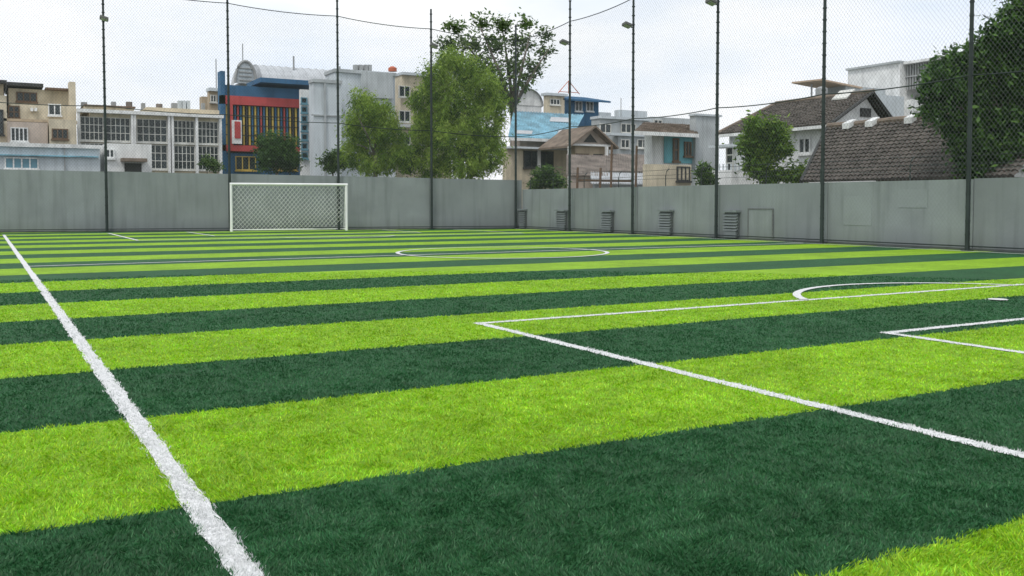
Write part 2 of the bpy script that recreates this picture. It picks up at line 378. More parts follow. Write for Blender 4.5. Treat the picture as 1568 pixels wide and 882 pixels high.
# ------------------------------------------------------------------ goal
gmw=mat('white_goal_paint',(.82,.82,.82),rough=.4,var=.05,bump=0,streak=.03)
gnm=mat('white_net',(.8,.8,.8),bump=0,streak=0)
A0=Vector((9.3,40.75,0)); A1=Vector((14.15,39.95,0)); ax=(A1-A0).normalized(); bk=Vector((-ax.y,ax.x,0)); GW=(A1-A0).length; GH=2.03; GD=.75
T=Thing('football_goal',tuple(A0)); g=T.g('frame',gmw)
def gp(s,d,z): return tuple(A0+ax*s+bk*d+Vector((0,0,z)))
g.tube([gp(0,0,0),gp(0,0,GH)],.055,10); g.tube([gp(GW,0,0),gp(GW,0,GH)],.055,10); g.tube([gp(-.055,0,GH),gp(GW+.055,0,GH)],.055,10)
for s in (0,GW):
    g.tube([gp(s,0,.05),gp(s,GD,.05)],.035,8); g.tube([gp(s,GD,.05),gp(s,.25,GH-.12),gp(s,0,GH)],.02,8)
g.tube([gp(0,GD,.05),gp(GW,GD,.05)],.035,8)
gn=T.g('net',gnm)
def bp_(s,t):
    sag=.12*math.sin(math.pi*t)*(1+.3*math.sin(s*3))
    return gp(s,.05+(GD-.05)*t**.8-sag*.6,GH-(GH-.05)*t-.02-.05*math.sin(s*2.3)**2*math.sin(math.pi*t))
step=.18; ln=2.1
for sgn in (1,-1):
    s0=-ln
    while s0<GW+ln:
        pts=[]
        for t in np.linspace(0,1,15):
            s=s0+sgn*ln*t*.8
            if 0<=s<=GW: pts.append(bp_(s,t))
        if len(pts)>1: gn.tube(pts,.009,3)
        s0+=step
for S_ in (0,GW):
    for k in range(1,12):
        z=GH*k/12; d=GD*(1-(z/GH))*.95+.05
        gn.tube([gp(S_,0,z),gp(S_,d,z)],.006,3)
    for k in range(1,5):
        d=GD*k/5; gn.tube([gp(S_,d,.05),gp(S_,d,GH*(1-k/5))],.006,3)
T.done()
# ------------------------------------------------------------------ buildings
glass=mat('dark_glass',(.03,.04,.045),rough=.2,var=.5,bump=0,streak=0,spec=.45)
cream=mat('cream_render',(.6,.53,.4),streak=.25); white=mat('white_render',(.74,.75,.74),streak=.22); tan=mat('tan_render',(.42,.34,.24))
conc=mat('concrete',(.42,.45,.46),var=.22,streak=.22,scale=.6); concl=mat('pale_concrete',(.56,.61,.64),var=.12,streak=.2,scale=.5)
dark=mat('dark_trim',(.055,.055,.055)); brown=mat('brown_wood',(.16,.105,.07)); red=mat('red_panel',(.45,.075,.075),streak=.2)
blue=mat('blue_panel',(.045,.13,.24),streak=.2); yel=mat('yellow_slat',(.55,.4,.1),streak=.2); teal=mat('teal_paint',(.14,.38,.43))
blr=mat('blue_metal_roof',(.22,.45,.56),rough=.5,var=.35,scale=1.2,streak=.35); tile=mat('old_roof_tile',(.105,.09,.08),var=.4,scale=2.5,streak=.25)
tileb=mat('brown_roof_tile',(.21,.165,.13),var=.35,scale=2); rust=mat('rusty_sheet',(.24,.205,.18),var=.4,streak=.4)
greym=mat('grey_metal_roof',(.5,.52,.54),rough=.5,var=.1,streak=.15); steel=mat('galv_steel',(.34,.35,.35),rough=.5,bump=0)
tank=mat('tank_plastic',(.55,.14,.07),rough=.4,bump=0)
pink=mat('faded_pink_render',(.5,.42,.36)); frame=mat('window_frame_white',(.66,.66,.62),bump=0); greyb=mat('grey_blue_glass',(.14,.29,.36),rough=.3,bump=0)
def fb(G,ax,pl,u0,u1,vt,vb,d0,d1,uref=None):
    um=uref if uref else (u0+u1)/2
    if ax=='y':
        a,b_=XatY(u0,pl),XatY(u1,pl); F=Fwd(XatY(um,pl),pl)
        if d0<=-.5:
            D=min(-d0,max(.25,.15*(b_-a)/max(rat((u0+u1)/2),.05))); a=max(a,XatY(u0,pl+D)); d0=-D
        G.box(a,b_,pl-d1,pl-d0,Zv(vb,F) if vb else -.05,Zv(vt,F))
    else:
        a,b_=YatX(u0,pl),YatX(u1,pl); F=Fwd(pl,YatX(um,pl))
        G.box(pl-d1,pl-d0,a,b_,Zv(vb,F) if vb else -.05,Zv(vt,F))
def win(T,ax,pl,u0,u1,vt,vb,c=2,r=2,fr=None,uref=None,t=.06,gl=None):
    fr=fr or frame; gl=gl or glass
    um=uref if uref else (u0+u1)/2
    if ax=='y': a,b_=XatY(u0,pl),XatY(u1,pl); F=Fwd(XatY(um,pl),pl)
    else: b_,a=YatX(u0,pl),YatX(u1,pl); F=Fwd(pl,YatX(um,pl))
    if a>b_: a,b_=b_,a
    z1,z0=Zv(vt,F),Zv(vb,F)
    Gg=T.g('windows_'+gl.name.split('.')[0],gl); Gf=T.g('window_frames_'+fr.name.split('.')[0],fr)
    def bb(G,a,b_,z0,z1,d0,d1):
        if ax=='y': G.box(a,b_,pl-d1,pl-d0,z0,z1)
        else: G.box(pl-d1,pl-d0,a,b_,z0,z1)
    bb(Gg,a,b_,z0,z1,-.05,.03)
    for k in range(c+1):
        p=a+(b_-a)*k/c; bb(Gf,p-t/2,p+t/2,z0-t/2,z1+t/2,-.04,.08)
    for k in range(r+1):
        p=z0+(z1-z0)*k/r; bb(Gf,a+t/2,b_-t/2,p-t/2,p+t/2,-.03,.065)
    bb(Gf,a-.08,b_+.08,z0-.12,z0-.03,-.02,.16)
# 1 cream house far left
T=Thing('cream_house',(3,60,0)); Wl=T.g('walls',cream)
fb(Wl,'y',60,-160,14,142,None,-8,0); fb(Wl,'y',60.5,14,120,160,None,-8,0); fb(T.g('upper_storey',cream),'y',62,14,108,137,165,-5,0)
fb(T.g('parapet_tower',cream),'y',61,108,119,126,170,-2,.3)
fb(T.g('roof_slabs',dark),'y',62,12,70,128,133,-5,.5); fb(T.g('roof_slabs',dark),'y',60,-160,15,119,124,-7,.4); fb(T.g('lean_to',tan),'y',60,-160,10,124,142,-6,-.1)
fb(T.g('roof_slabs_b',brown),'y',62,68,108,136,139,-5,.6)
fb(T.g('ledge',tan),'y',60.5,0,120,184,188,0,.5)
fb(T.g('lower_porch',pink),'y',59,14,76,187,None,-1.2,0); fb(T.g('cream_bay',cream),'y',58.6,76,120,183,None,-1.5,0)
win(T,'y',58.6,83,106,198,212,3,1,brown); win(T,'y',59,20,45,196,216,4,1,white); win(T,'y',60.5,17,33,163,180,2,2,brown); win(T,'y',60.5,78,96,160,176,2,1,white)
win(T,'y',60,-30,8,168,205,3,2,dark); win(T,'y',60,-120,-50,168,205,3,2,dark)
win(T,'y',62,30,60,142,155,3,1,brown)
for u in (50,56): fb(T.g('aircon_units',white),'y',60.5,u,u+4,166,171,0,.4)
T.done()
T=Thing('low_white_building',(4,51,0))
fb(T.g('walls',concl),'y',51,-160,155,222,None,-3,0); fb(T.g('parapet',white),'y',51,-160,156,218,224,-3.1,.15)
fb(T.g('side_block',white),'y',50.5,155,234,220,None,-4,0); fb(T.g('awning',tileb),'y',50.5,186,224,243,248,0,.7); fb(T.g('doorway',dark),'y',50.5,192,218,250,None,-.05,.03)
fb(T.g('ledge_blue',blr),'y',51,-160,152,236,238,0,.2)
win(T,'y',51,10,60,242,258,4,1,white,gl=greyb); win(T,'y',50.5,164,176,229,241,2,1,white)
fb(T.g('downpipe',steel),'y',51,100,101.5,224,None,0,.1)
T.done()
# 3 office
T=Thing('office_building',(10,60,0)); fb(T.g('walls',cream),'y',60,121,341,172,None,-9,0)
fb(T.g('cornice',white),'y',60,120,342,172,177,0,.5); fb(T.g('parapet',cream),'y',60.3,122,208,164,173,-8,0); fb(T.g('parapet',cream),'y',60.8,212,338,166,176,-8,0)
fb(T.g('parapet_cap',brown),'y',60.3,122,210,161.5,164,-8,.15)
for u0,u1 in ((126,160),(165,201),(212,257),(268,299),(305,335)):
    win(T,'y',60,u0,u1,183,217,5,3,uref=230,t=.035); win(T,'y',60,u0,u1,222,258,5,3,uref=230,t=.035)
for u in (121,161,202,206,258,263,300,336):
    fb(T.g('pilasters',white),'y',60,u,u+3.5,177,None,0,.4,uref=230)
for k in range(9):
    u=128+k*23; fb(T.g('roof_items_b' if k%2 else 'roof_items',rust if k%2 else steel),'y',63,u,u+random.uniform(4,12),random.uniform(155,161),172,-.4,0)
for u in (276,282,289): fb(T.g('chimney_vents',concl),'y',62,u,u+5,154,170,-.4,0)
T.done()
# 4 red and blue building
T=Thing('red_blue_shop_building',(16,64,0)); Y=64
fb(T.g('walls',dark),'y',Y,340,468,138,None,-10,0); fb(T.g('blue_top',blue),'y',Y-.02,341,470,134,150,-.4,.3); fb(T.g('roof_edge',blue),'y',Y,380,484,124,131,-9,1.2)
fb(T.g('column',blue),'y',Y,338,345,110,None,-.4,.5); fb(T.g('red_beams',red),'y',Y,338,468,150,163,0,.5,uref=400)
fb(T.g('red_beams',red),'y',Y,338,472,224,233,0,.5,uref=400); fb(T.g('red_beams',red),'y',Y,352,356,163,224,0,.5,uref=400)
u=346; i=0
while u<462:
    mm=[yel,blue,yel,blue,red,blue,yel,dark][i%8]; nm=['yellow_slats','blue_slats','yellow_slats','blue_slats','red_slats','blue_slats','yellow_slats','dark_slats'][i%8]
    fb(T.g(nm,mm),'y',Y,u,u+2.4,164,223,.05,.3,uref=400); u+=4.4; i+=1
for v in (178,193,208): fb(T.g('floor_bands',dark),'y',Y,346,462,v,v+1.2,.02,.34,uref=400)
fb(T.g('blue_base',blue),'y',Y,340,470,236,None,0,.2); win(T,'y',Y-.2,362,392,240,260,3,1,yel); win(T,'y',Y-.2,420,455,240,260,4,1,yel)
fb(T.g('sign_box',white),'y',Y-.6,357,372,184,220,-.3,0); fb(T.g('sign_box_red',red),'y',Y-.62,361,370,186,212,0,.02)  # white box sign with a red face, unlit
T.done()
T=Thing('arched_roof_hall',(20,72,0)); Y=72
X0,X1=XatY(360,Y),XatY(392,Y); X2=XatY(560,Y); F=Fwd(X0,Y); zb=Zv(128,F); zt=Zv(94,F)
fb(T.g('walls',conc),'y',Y,362,556,126,None,-4,0)
g=T.g('vault_roof',greym); n=12; rows=[]; XS=X0+2.2
for k in range(n+1):
    t=k/n*math.pi; rows.append((Y+2.5-2.5*math.cos(t),zb+(zt-zb)*math.sin(t)*1.12))
for k in range(n):
    g.poly([(XS,rows[k][0],rows[k][1]),(X2,rows[k][0],rows[k][1]),(X2,rows[k+1][0],rows[k+1][1]),(XS,rows[k+1][0],rows[k+1][1])])
g.poly([(XS,r[0],r[1]) for r in rows])
for x in np.arange(XS,X2,.6): g.tube([(x,r[0],r[1]+.02) for r in rows],.03,4)
cxx=(X0+X1)/2; rx=(X1-X0)/2
g2=T.g('arched_gable',concl); arc=[(cxx-rx*math.cos(t),Y-.5,zb+(zt-zb)*math.sin(t)) for t in np.linspace(0,math.pi,16)]
g2.poly(arc[::-1])
for p,q in zip(arc[:-1],arc[1:]): T.g('gable_vault',greym).poly([p,q,(q[0]+.5,Y+3,q[2]),(p[0]+.5,Y+3,p[2])])
T.g('gable_rim',steel).tube([(p[0],p[1]-.05,p[2]) for p in arc],.12,6)
T.g('mast',steel).tube([(X0+.6,Y-.5,zt),(X0+.6,Y-.5,zt+1.3)],.04,5)
for k in range(4): T.g('gable_louvres',steel).box(cxx-rx*.6,cxx+rx*.6,Y-.62,Y-.52,zb+.2+k*.3,zb+.28+k*.3)
x=XatY(334,Y); T.g('mast',steel).tube([(x,Y,5),(x,Y,Zv(92,F))],.04,5)
for u in (452,522):
    x=XatY(u,Y+1); T.g('roof_vents',steel).tube([(x,Y+1,zb+1.5),(x,Y+1,Zv(94 if u<500 else 104,F+6))],.07,6)
T.done()
T=Thing('tan_rooftop_house',(14,70,0)); fb(T.g('walls',tan),'y',70,320,340,140,None,-5,0); fb(T.g('walls',tan),'y',72,308,330,148,None,-5,0); fb(T.g('roof',concl),'y',70,318,342,135,140,-5,.3); win(T,'y',70,325,333,146,156,2,1); T.done()
# 5 concrete block
T=Thing('concrete_block_building',(22,58,0)); Y=58
fb(T.g('walls',concl),'y',Y,475,524,126,None,-8,0); fb(T.g('upper_block',concl),'y',Y+1.5,500,606,112,None,-8,0); fb(T.g('left_return',white),'y',Y+2,460,476,137,None,-6,0)
fb(T.g('parapet',conc),'y',Y+1.5,498,607,108,113,-8,.15); fb(T.g('parapet_low',conc),'y',Y,474,525,122,127,-.8,.12)
fb(T.g('lift_house',conc),'y',Y+1.3,555,602,111,150,-.4,.1)
for v in range(150,240,14): win(T,'y',Y+2,463,471,v,v+8,1,1,greyb)
fb(T.g('pilaster',conc),'y',Y,497,500,128,None,0,.12); fb(T.g('string_course',conc),'y',Y,478,524,176,178,0,.1)
for u in (545,552,560,566): fb(T.g('roof_tanks',steel),'y',Y+3,u,u+5,99,110,-.4,0)
x=XatY(594,Y+4);F=Fwd(x,Y+4); T.g('red_water_tank',tank).tube([(x,Y+3,Zv(112,F)),(x,Y+3,Zv(107,F)),(x,Y+3,Zv(104.5,F))],[.3,.3,.12],14)
T.done()
T=Thing('beige_apartment',(28,62,0)); fb(T.g('walls',cream),'y',62,604,690,116,None,-8,0); fb(T.g('roof_slab',concl),'y',62,602,692,113,117,-8,.3)
for v in (132,170,205):
    win(T,'y',62,612,628,v,v+16,2,1); win(T,'y',62,640,658,v,v+16,2,1)
fb(T.g('balcony',white),'y',62,606,650,192,196,0,.8)
T.done()
# 10 blue roof house
T=Thing('blue_roof_house',(31,50,0)); Y=50
fb(T.g('walls',pink),'y',Y,783,872,210,None,-6,0); fb(T.g('lower_walls',cream),'y',Y-.6,775,872,228,None,-.45,0)
x0,x1=XatY(779,Y-.8),XatY(873,Y-.8); F=Fwd(x0,Y); ze=Zv(211,F); zr=Zv(170,Fwd(31,Y+4))
dx=XatY(787,Y+4.2)-x0; dx2=XatY(893,Y+4.2)-x1
g=T.g('blue_roof',blr); g.slab([(x0,Y-.8,ze),(x1,Y-.8,ze),(x1+dx2,Y+4.2,zr),(x0+dx,Y+4.2,zr)],.08)
for t in np.linspace(0,1,26): g.tube([(x0+(x1-x0)*t,Y-.8,ze+.03),(x0+dx+(x1+dx2-x0-dx)*t,Y+4.2,zr+.03)],.035,4)
pat=T.g('bare_sheets',greym)
for (s0,s1,t0,t1) in ((.55,.85,.62,.8),(.1,.35,.1,.22),(.75,.95,.1,.3)):
    q=lambda s,t:(x0+(x1-x0)*s+(dx+(dx2-dx)*s)*t,Y-.8+5*t,ze+(zr-ze)*t+.07)
    pat.slab([q(s0,t0),q(s1,t0),q(s1,t1),q(s0,t1)],.02)
T.g('fascia',white).box(x0,x1,Y-.86,Y-.805,ze-.2,ze-.02)
win(T,'y',Y-.6,802,846,232,256,4,1,dark); fb(T.g('pillar',white),'y',Y-.6,822,826,230,None,0,.15)
fb(T.g('ledge',concl),'y',Y-.6,775,873,226,229,0,.5)
T.done()
T=Thing('gabled_porch_house',(31,46,0)); Y=46
fb(T.g('walls',tan),'y',Y,872,932,222,None,-6,0)
xa,xb,xm=XatY(864,Y),XatY(938,Y),XatY(903,Y); F=Fwd(xm,Y); ze=Zv(222,F); zp=Zv(193,F)
T.g('gable',pink).poly([(xa+.3,Y-.02,ze),(xb-.3,Y-.02,ze),(xm,Y-.02,zp-.1)])
for (p,q) in ((xa,xm),(xb,xm)):
    T.g('roof',tileb).slab([(p,Y-.6,ze-.1),(xm,Y-.6,zp),(xm,Y+3,zp),(p,Y+3,ze-.1)],.12)
T.g('gable_window',dark).poly([(xm-.5,Y-.04,ze+.15),(xm+.5,Y-.04,ze+.15),(xm,Y-.04,zp-.45)])
fb(T.g('bargeboard',white),'y',Y,868,936,221,224,0,.3)
win(T,'y',Y,882,900,236,254,2,1,brown); fb(T.g('doorway',dark),'y',Y,908,922,236,None,-.05,.04); fb(T.g('pillars',white),'y',Y-.5,871,874,224,None,-.15,0); fb(T.g('pillars',white),'y',Y-.5,928,931,224,None,-.15,0)
T.done()
T=Thing('blue_roof_tower_house',(40,66,0)); Y=66
fb(T.g('walls',blue),'y',Y,862,916,150,None,-6,0)
x0,x1=XatY(852,Y),XatY(924,Y);F=Fwd(x0,Y); T.g('roof',blue).slab([(x0,Y-1,Zv(152,F)),(x1,Y-1,Zv(152,F)),(x1-.6,Y+2,Zv(141,F)),(x0+1.2,Y+2,Zv(141,F))],.15)
win(T,'y',Y,880,890,156,170,2,1,white); win(T,'y',Y,897,907,156,170,2,1,white)
fb(T.g('side_block',cream),'y',Y-1,832,864,147,None,-5,0); win(T,'y',Y-1,842,856,152,160,3,1)
fb(T.g('flat_roof',concl),'y',Y-1,828,866,143,147,-5,.3)
x=XatY(870,Y);F=Fwd(x,Y); z0,z1=Zv(143,F),Zv(124,F); g=T.g('antenna_frame',tank)
g.tube([(x-1,Y,z0),(x,Y,z1),(x+1.1,Y,z0)],.04,5); g.tube([(x,Y,z1),(x,Y,z0)],.03,5); g.tube([(x-.9,Y,z0+.1),(x+1,Y,z0+.1)],.03,5)
T.done()
T=Thing('vaulted_white_house',(36,60,0)); Y=60; xa,xb=XatY(782,Y),XatY(829,Y); F=Fwd(xa,Y); z0=Zv(160,F); z1=Zv(134,F)
fb(T.g('walls',white),'y',Y,782,829,160,None,-5,0)
arc=[(xa+(xb-xa)*(1-math.cos(t))/2,z0+(z1-z0)*math.sin(t)) for t in np.linspace(0,math.pi,14)]
for p,q in zip(arc[:-1],arc[1:]): T.g('vault',greym).poly([(p[0],Y-.3,p[1]),(q[0],Y-.3,q[1]),(q[0]+1,Y+2,q[1]),(p[0]+1,Y+2,p[1])])
T.g('vault_end',white).poly([(p[0],Y-.05,p[1]) for p in arc]); T.done()
T=Thing('grey_flat_roof_building',(44,60,0)); Y=60
fb(T.g('walls',conc),'y',Y,905,992,182,None,-6,0); fb(T.g('upper',concl),'y',Y+2,940,990,169,185,-4,0); fb(T.g('coping',concl),'y',Y,903,994,179,183,-6,.2)
fb(T.g('side',conc),'y',Y+6,985,1060,180,None,-5,0); fb(T.g('stair_tower',concl),'y',Y+8,912,935,172,182,-4,0)
win(T,'y',Y,918,934,190,203,2,1); win(T,'y',Y,950,972,190,203,3,1); win(T,'y',Y+6,1000,1012,184,194,2,1)
x=XatY(950,Y);T.g('antenna',steel).tube([(x,Y,7),(x,Y,Zv(150,Fwd(x,Y)))],.03,5)
T.done()
T=Thing('low_grey_house',(38,52,0)); fb(T.g('walls',conc),'y',52,935,1010,208,None,-5,0); fb(T.g('coping',concl),'y',52,933,1012,205,209,-.45,.2); win(T,'y',52,950,962,214,226,2,1); win(T,'y',52,975,990,214,226,2,1); T.done()
T=Thing('corrugated_shed',(30,42,0))
for (u0,u1,Ya,Yb,va,vb,mm,nm) in ((868,930,41,44.5,268,236,rust,'rust_sheets'),(925,1012,42,46,262,234,rust,'rust_sheets_b'),(905,990,40,41.4,281,264,greym,'grey_sheets')):
    x0,x1=XatY(u0,Ya),XatY(u1,Ya); F=Fwd(x0,Ya); F2=Fwd(x0+1,Yb); za,zb=Zv(va,F),Zv(vb,F2); g=T.g(nm,mm); ddx=(Yb-Ya)*rat(u0)
    g.slab([(x0,Ya,za),(x1,Ya,za),(x1+ddx,Yb,zb),(x0+ddx,Yb,zb)],.04)
    for t in np.linspace(0,1,24): g.tube([(x0+(x1-x0)*t,Ya,za+.02),(x0+ddx+(x1-x0)*t,Yb,zb+.02)],.03,4)
    T.g('walls_'+nm,pink if nm=='rust_sheets' else conc).box(x0+.3,x1-.2,Ya+.1,Ya+.3,-.05,za-.03)
T.g('beam',brown).box(XatY(880,40),XatY(960,40),39.6,39.7,2.3,2.42)
for u in (882,917,934,972): x=XatY(u,39.5); T.g('posts',brown).tube([(x,39.5,-.05),(x+.1,39.5,4.2 if u in(934,972) else 3)],.06,6)
T.done()
# 12 teal house
T=Thing('teal_house',(29,37,0)); Y=37
fb(T.g('walls',white),'y',Y,986,1064,203,None,-5,0); fb(T.g('teal_wall',teal),'y',Y-.05,1016,1062,205,250,0,.02)
x0,x1=XatY(970,Y-.9),XatY(1068,Y-.9); F=Fwd(x0,Y); Yr=Y+2.2
T.g('roof',tileb).tiles((x0,Y-.9,Zv(203,F)),(x1,Y-.9,Zv(203,F)),(XatY(985,Yr),Yr,Zv(184,Fwd(x0,Yr))),(XatY(1062,Yr),Yr,Zv(184,Fwd(x0,Yr))),12,22)
T.g('fascia',white).box(x0,x1,Y-.96,Y-.905,Zv(203,F)-.16,Zv(203,F)+.02)
win(T,'y',Y-.07,1030,1037,213,246,1,2,brown,t=.08); win(T,'y',Y-.07,1047,1056,218,238,2,1,brown)
fb(T.g('balcony_wall',cream),'y',34.5,993,1058,252,None,-.45,0)
win(T,'y',34.5,1036,1054,256,276,3,1,dark,gl=cream)
fb(T.g('firewall',conc),'y',Y-.3,1064,1100,178,None,-.45,0); fb(T.g('firewall_cap',concl),'y',Y-.3,1062,1102,175,178,-.45,.1)
T.done()
# 13 white gabled house
T=Thing('white_gabled_house',(31,29,0)); xe=29.2; Yn=YatX(1262,xe); Yf=YatX(1098,xe)
F=Fwd(xe,Yn); ze=Zv(190,F); xr=XatY(1333,Yn-.3); zr=Zv(143,Fwd(xr,Yn)); xo=XatY(1373,Yn-.3)
g=T.g('roof_tiles',tile); Yr=YatX(1186,xr)
g.tiles((xe,Yf,ze),(xe,Yn-.3,ze),(xr,Yr,zr),(xr,Yn-.3,zr),16,36)
g.tiles((xo,Yn-.3,ze),(xo,Yf,ze),(xr,Yn-.3,zr),(xr,Yr,zr),10,36); g.tiles((xo,Yf+.1,ze),(xe,Yf+.1,ze),(xr+.01,Yr,zr),(xr-.01,Yr,zr),10,14)
T.g('walls',white).box(xe+.5,xo-.3,Yn+.1,Yf-.2,-.05,ze-.02)
T.g('gable',white).poly([(xe+.35,Yn+.06,ze-.03),(xo-.3,Yn+.06,ze-.03),(xr,Yn+.06,zr-.12)])
T.g('bargeboards',dark).tube([(xe-.05,Yn-.32,ze),(xr,Yn-.32,zr+.02),(xo,Yn-.32,ze)],.07,6)
T.g('ridge_tiles',tileb).tube([(xr,Yn-.35,zr+.05),(xr,Yr,zr+.05)],.1,8)
T.g('hip_tiles',tileb).tube([(xr,Yr,zr+.05),(xe,Yf,ze+.05)],.08,8)
T.g('gable_vent',dark).box(xr-.3,xr+.3,Yn-.0,Yn+.05,zr-.95,zr-.6)
T.g('fascia',white).box(xe-.04,xe+.03,Yn-.3,Yf,ze-.16,ze-.03)
X=xe+.5
win(T,'x',X,1113,1123,225,262,1,3,frame); win(T,'x',X,1224,1240,212,234,2,1,white)
fb(T.g('canopy',concl),'x',X,1104,1150,222,226,0,.8); fb(T.g('balcony_slab',white),'x',X,1100,1156,262,None,0,1.4)
for k in range(9): 
    y=YatX(1102+k*6,X-1.3); T.g('balusters',concl).tube([(X-1.35,y,Zv(262,Fwd(X,y))),(X-1.35,y,Zv(252,Fwd(X,y)))],.04,5)
fx=(zr-ze)/(xr-xe)
def rf(dx,y,o): return (xe+dx,y,ze+dx*fx+o)
T.g('skylight',frame).slab([rf(1.9,Yn+.6,.14),rf(1.9,Yn+1.4,.14),rf(2.6,Yn+1.6,.14),rf(2.6,Yn+.8,.14)],.06)
T.done()
# 14 big tiled roof
T=Thing('tiled_roof_house',(26,20,0)); xe=24.6; xr=27.6
y0=YatX(1228,xe); yr0=YatX(1266,xr); ze=1.95; zr=Zv(196,Fwd(xr,yr0)); ye=15.6
T.g('roof_tiles',tile).tiles((xe,y0,ze),(xe,ye,ze),(xr,yr0,zr),(xr,ye,zr),16,40,.05,.05)
T.g('roof_back',tile).slab([(xr,yr0,zr),(xr,ye,zr),(xr+3,ye,ze),(xr+3,yr0,ze)],.1)
T.g('ridge_tiles',tileb).tube([(xr,y,zr+.07+random.uniform(-.015,.015)) for y in np.arange(yr0,ye,-.4)],.11,8)
T.g('verge',dark).tube([(xe,y0+.05,ze),(xr,yr0+.05,zr)],.09,6)
T.g('walls',white).box(xe+.5,xr+2.5,ye+.3,y0-.3,-.05,1.9)
T.g('end_gable',white).poly([(xe+.2,ye+.2,ze),(xr+2.8,ye+.2,ze),(xr,ye+.2,zr-.05)])
for u in (1300,1335,1395,1435):
    y=YatX(u,xr-.1); T.g('roof_vents',white).slab([(xr-.35,y-.16,zr+.08),(xr-.35,y+.16,zr+.08),(xr+.05,y+.14,zr+.24),(xr+.05,y-.14,zr+.24)],.2)
T.done()
# 15 white block back right
T=Thing('white_modern_building',(43,34,0)); X=42
fb(T.g('walls',white),'x',X,1295,1374,101,None,-8,0); fb(T.g('right_wing',white),'x',X+.5,1374,1700,136,None,-8,0); fb(T.g('roof_slab',white),'x',X+.5,1372,1700,93,97,-8,.3,uref=1400)
fb(T.g('balcony_back',brown),'x',X+1.5,1374,1700,97,137,-6,0,uref=1400)
u=1374
while u<1500: fb(T.g('louvre_screen',steel),'x',X+.5,u,u+1.6,97,136,-.05,.05,uref=1400); u+=4
fb(T.g('screen_rails',steel),'x',X+.5,1373,1500,115,117,-.04,.08,uref=1400)
fb(T.g('ledge',conc),'x',X,1294,1375,99,102,-8,.15,uref=1335); win(T,'x',X,1310,1322,150,175,1,2)
T.done()
T=Thing('rooftop_shelter',(40,44,0)); X=38
fb(T.g('walls',concl),'x',X,1225,1300,146,None,-4,0); fb(T.g('block',conc),'x',X+.5,1262,1292,133,148,-3,0)
Y=YatX(1262,X); x0,x1=XatY(1232,Y),XatY(1294,Y);F=Fwd(x0,Y); T.g('sheet_roof',mat('orange_sheet',(.5,.38,.28))).slab([(x0,Y-1,Zv(124,F)),(x1,Y-1,Zv(131,F)),(x1,Y+1,Zv(129,F)),(x0,Y+1,Zv(122,F))],.08)
for uu_ in (1240,1286): x=XatY(uu_,Y); T.g('posts',steel).tube([(x,Y,6),(x,Y,Zv(128,F))],.05,5)
x=XatY(1232,Y); T.g('water_tank',steel).tube([(x,Y-1,Zv(152,F)),(x,Y-1,Zv(139,F)),(x,Y-1,Zv(136,F))],[.3,.3,.12],14)
T.done()
# ------------------------------------------------------------------ trees
bark=mat('bark',(.15,.13,.11),var=.3,scale=4)
LM=leafmat('leaves',.35)
def crown(clumps,pal,nsub,nleaf,subr,leaf,aspect=.4,hang=0,stretch=(1,1,1),shell=.5):
    Vs=[];Cs=[]
    pal=np.array(pal)
    for (c,rad,wt) in clumps:
        c=np.array(c); rad=np.array(rad)
        ns=max(1,int(nsub*wt))
        d=rng.normal(size=(ns,3)); d/=np.linalg.norm(d,axis=1)[:,None]
        rr_=rng.uniform(shell,1.0,ns)**.7
        sub=c+d*rad*rr_[:,None]
        sr=subr*rng.uniform(.5,1.35,ns)
        tone=np.clip(rng.normal(.5,.25,ns)+.2*d[:,2],0,1)  # clump tops tinted lighter: light from above put into leaf colour
        for s_,r_,t_ in zip(sub,sr,tone):
            n=int(nleaf*rng.uniform(.5,1.4))
            p=s_+rng.normal(size=(n,3))*r_*.5*np.array(stretch)
            a=rng.normal(size=(n,3)); a[:,2]*=.6
            a[:,2]-=hang*2
            a/=np.linalg.norm(a,axis=1)[:,None]
            q=rng.normal(size=(n,3))*.6; q[:,2]+=(.9 if hang<.3 else 0)
            b_=np.cross(a,q); b_/=np.linalg.norm(b_,axis=1)[:,None]+1e-9
            l=leaf*rng.uniform(.6,1.35,n)[:,None]
            v=np.stack([p,p+a*l*.5+b_*l*aspect*.5,p+a*l,p+a*l*.5-b_*l*aspect*.5],1)
            Vs.append(v.reshape(-1,3))
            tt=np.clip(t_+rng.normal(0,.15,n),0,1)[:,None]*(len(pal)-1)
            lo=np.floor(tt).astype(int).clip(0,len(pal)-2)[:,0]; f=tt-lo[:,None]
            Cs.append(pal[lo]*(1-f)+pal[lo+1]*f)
    return np.concatenate(Vs),np.concatenate(Cs)
def tree(name,base,trunks,clumps,pal,**kw):
    T=Thing(name,base)
    g=T.g('trunk',bark)
    for pts,rad in trunks: g.tube(pts,rad,8)
    T.done(smooth=('trunk',))
    V,Cc=crown(clumps,pal,**kw)
    o=np_mesh('crown',V-np.array(base),4,LM,Cc); o.parent=T.e
    return T
def cl(F,lst,dep=.8):
    out=[]
    for (u,v,ru,rv) in lst:
        k=F/FP; j=random.uniform(-.35,.35)*ru*k
        p=P(u,v,F+j); out.append((p,(ru*k,ru*k*dep,rv*k),ru*rv/900.))
    return out
def limbs(F,root,lst,r0,fork):
    b=P(root[0],300,F); base=(b[0],b[1],0); fk=P(fork[0],fork[1],F)
    tr=[([base,((base[0]+fk[0])/2+.05,(base[1]+fk[1])/2,fk[2]*.5),fk],[r0,r0*.8,r0*.65])]
    for (u,v) in lst:
        e=P(u,v,F+random.uniform(-1,1)*min(1,F/50)); mid=tuple((fk[i]*.5+e[i]*.5)+(.0 if i<2 else .15) for i in range(3))
        tr.append(([fk,mid,e],[r0*.5,r0*.3,r0*.08]))
    return base,tr
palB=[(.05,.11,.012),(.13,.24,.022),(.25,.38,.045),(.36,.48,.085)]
palD=[(.01,.028,.01),(.025,.068,.016),(.055,.135,.026),(.1,.2,.04)]
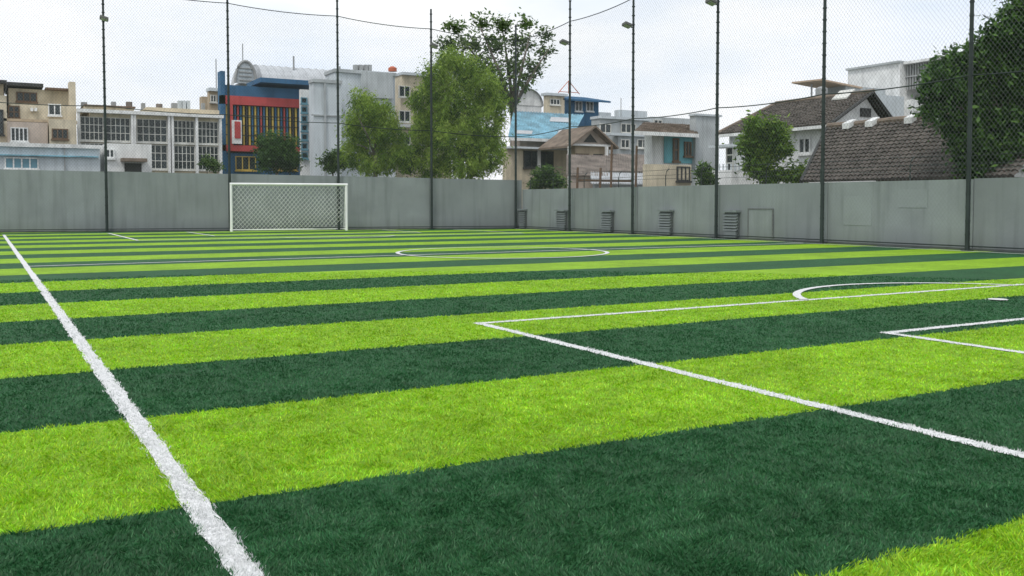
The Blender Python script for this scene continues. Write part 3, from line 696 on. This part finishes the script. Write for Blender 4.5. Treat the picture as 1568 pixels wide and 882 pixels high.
palM=[(.015,.04,.012),(.045,.1,.022),(.1,.19,.04),(.15,.25,.055)]
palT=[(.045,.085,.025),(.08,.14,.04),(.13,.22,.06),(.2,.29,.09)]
F=50
b_,tr=limbs(F,(706,300),[(660,140),(690,110),(720,110),(750,150),(700,180),(655,200),(760,200)],.2,(705,235))
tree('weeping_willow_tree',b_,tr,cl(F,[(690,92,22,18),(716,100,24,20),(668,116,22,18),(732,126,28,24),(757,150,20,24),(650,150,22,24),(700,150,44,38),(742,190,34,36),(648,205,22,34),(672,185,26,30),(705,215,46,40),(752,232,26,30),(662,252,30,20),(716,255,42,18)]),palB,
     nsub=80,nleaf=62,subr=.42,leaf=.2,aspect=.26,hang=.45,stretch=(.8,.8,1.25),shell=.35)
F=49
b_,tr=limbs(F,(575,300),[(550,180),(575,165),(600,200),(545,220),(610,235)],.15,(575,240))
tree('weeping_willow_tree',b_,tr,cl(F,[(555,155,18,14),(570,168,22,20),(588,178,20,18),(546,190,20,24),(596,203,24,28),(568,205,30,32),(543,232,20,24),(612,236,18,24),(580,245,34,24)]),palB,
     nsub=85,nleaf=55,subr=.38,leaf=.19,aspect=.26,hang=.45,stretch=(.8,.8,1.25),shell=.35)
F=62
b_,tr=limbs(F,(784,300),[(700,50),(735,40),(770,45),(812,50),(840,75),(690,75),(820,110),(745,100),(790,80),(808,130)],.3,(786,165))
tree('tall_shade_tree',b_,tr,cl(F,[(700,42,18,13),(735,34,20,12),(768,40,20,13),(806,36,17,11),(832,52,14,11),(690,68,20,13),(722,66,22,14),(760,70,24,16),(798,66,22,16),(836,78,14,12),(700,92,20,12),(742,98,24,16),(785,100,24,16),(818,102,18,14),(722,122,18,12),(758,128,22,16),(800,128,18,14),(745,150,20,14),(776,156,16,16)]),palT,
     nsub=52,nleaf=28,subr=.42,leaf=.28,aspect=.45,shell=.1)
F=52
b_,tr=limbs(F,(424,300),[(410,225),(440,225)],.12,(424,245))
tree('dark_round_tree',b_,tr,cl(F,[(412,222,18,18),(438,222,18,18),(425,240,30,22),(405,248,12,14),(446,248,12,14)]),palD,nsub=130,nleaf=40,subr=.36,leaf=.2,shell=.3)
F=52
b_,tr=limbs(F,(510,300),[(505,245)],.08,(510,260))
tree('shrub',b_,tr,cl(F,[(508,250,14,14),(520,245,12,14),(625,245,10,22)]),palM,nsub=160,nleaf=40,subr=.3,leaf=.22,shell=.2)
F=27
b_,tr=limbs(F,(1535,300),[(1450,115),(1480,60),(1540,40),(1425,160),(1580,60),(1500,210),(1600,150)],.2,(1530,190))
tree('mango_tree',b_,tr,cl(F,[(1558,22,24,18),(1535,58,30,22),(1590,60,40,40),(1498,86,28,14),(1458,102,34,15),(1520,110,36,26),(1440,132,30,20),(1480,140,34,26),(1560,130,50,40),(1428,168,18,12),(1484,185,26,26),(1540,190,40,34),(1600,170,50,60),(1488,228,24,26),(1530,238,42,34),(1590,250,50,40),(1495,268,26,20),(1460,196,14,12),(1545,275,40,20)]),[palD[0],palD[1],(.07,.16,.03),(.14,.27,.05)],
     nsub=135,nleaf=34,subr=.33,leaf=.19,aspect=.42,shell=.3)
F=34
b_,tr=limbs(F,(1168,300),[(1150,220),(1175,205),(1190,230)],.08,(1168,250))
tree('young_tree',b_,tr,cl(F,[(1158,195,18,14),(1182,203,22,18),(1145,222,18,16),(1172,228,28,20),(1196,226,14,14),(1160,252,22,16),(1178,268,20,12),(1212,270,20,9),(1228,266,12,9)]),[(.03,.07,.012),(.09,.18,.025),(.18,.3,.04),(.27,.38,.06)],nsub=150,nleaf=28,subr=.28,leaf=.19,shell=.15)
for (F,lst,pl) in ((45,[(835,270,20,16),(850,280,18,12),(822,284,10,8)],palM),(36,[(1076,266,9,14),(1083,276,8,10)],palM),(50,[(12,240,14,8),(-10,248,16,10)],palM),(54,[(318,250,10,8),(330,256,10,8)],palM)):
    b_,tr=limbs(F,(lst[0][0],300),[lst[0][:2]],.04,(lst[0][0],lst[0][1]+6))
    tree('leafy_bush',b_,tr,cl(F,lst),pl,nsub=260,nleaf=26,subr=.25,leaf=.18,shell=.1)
print('done')
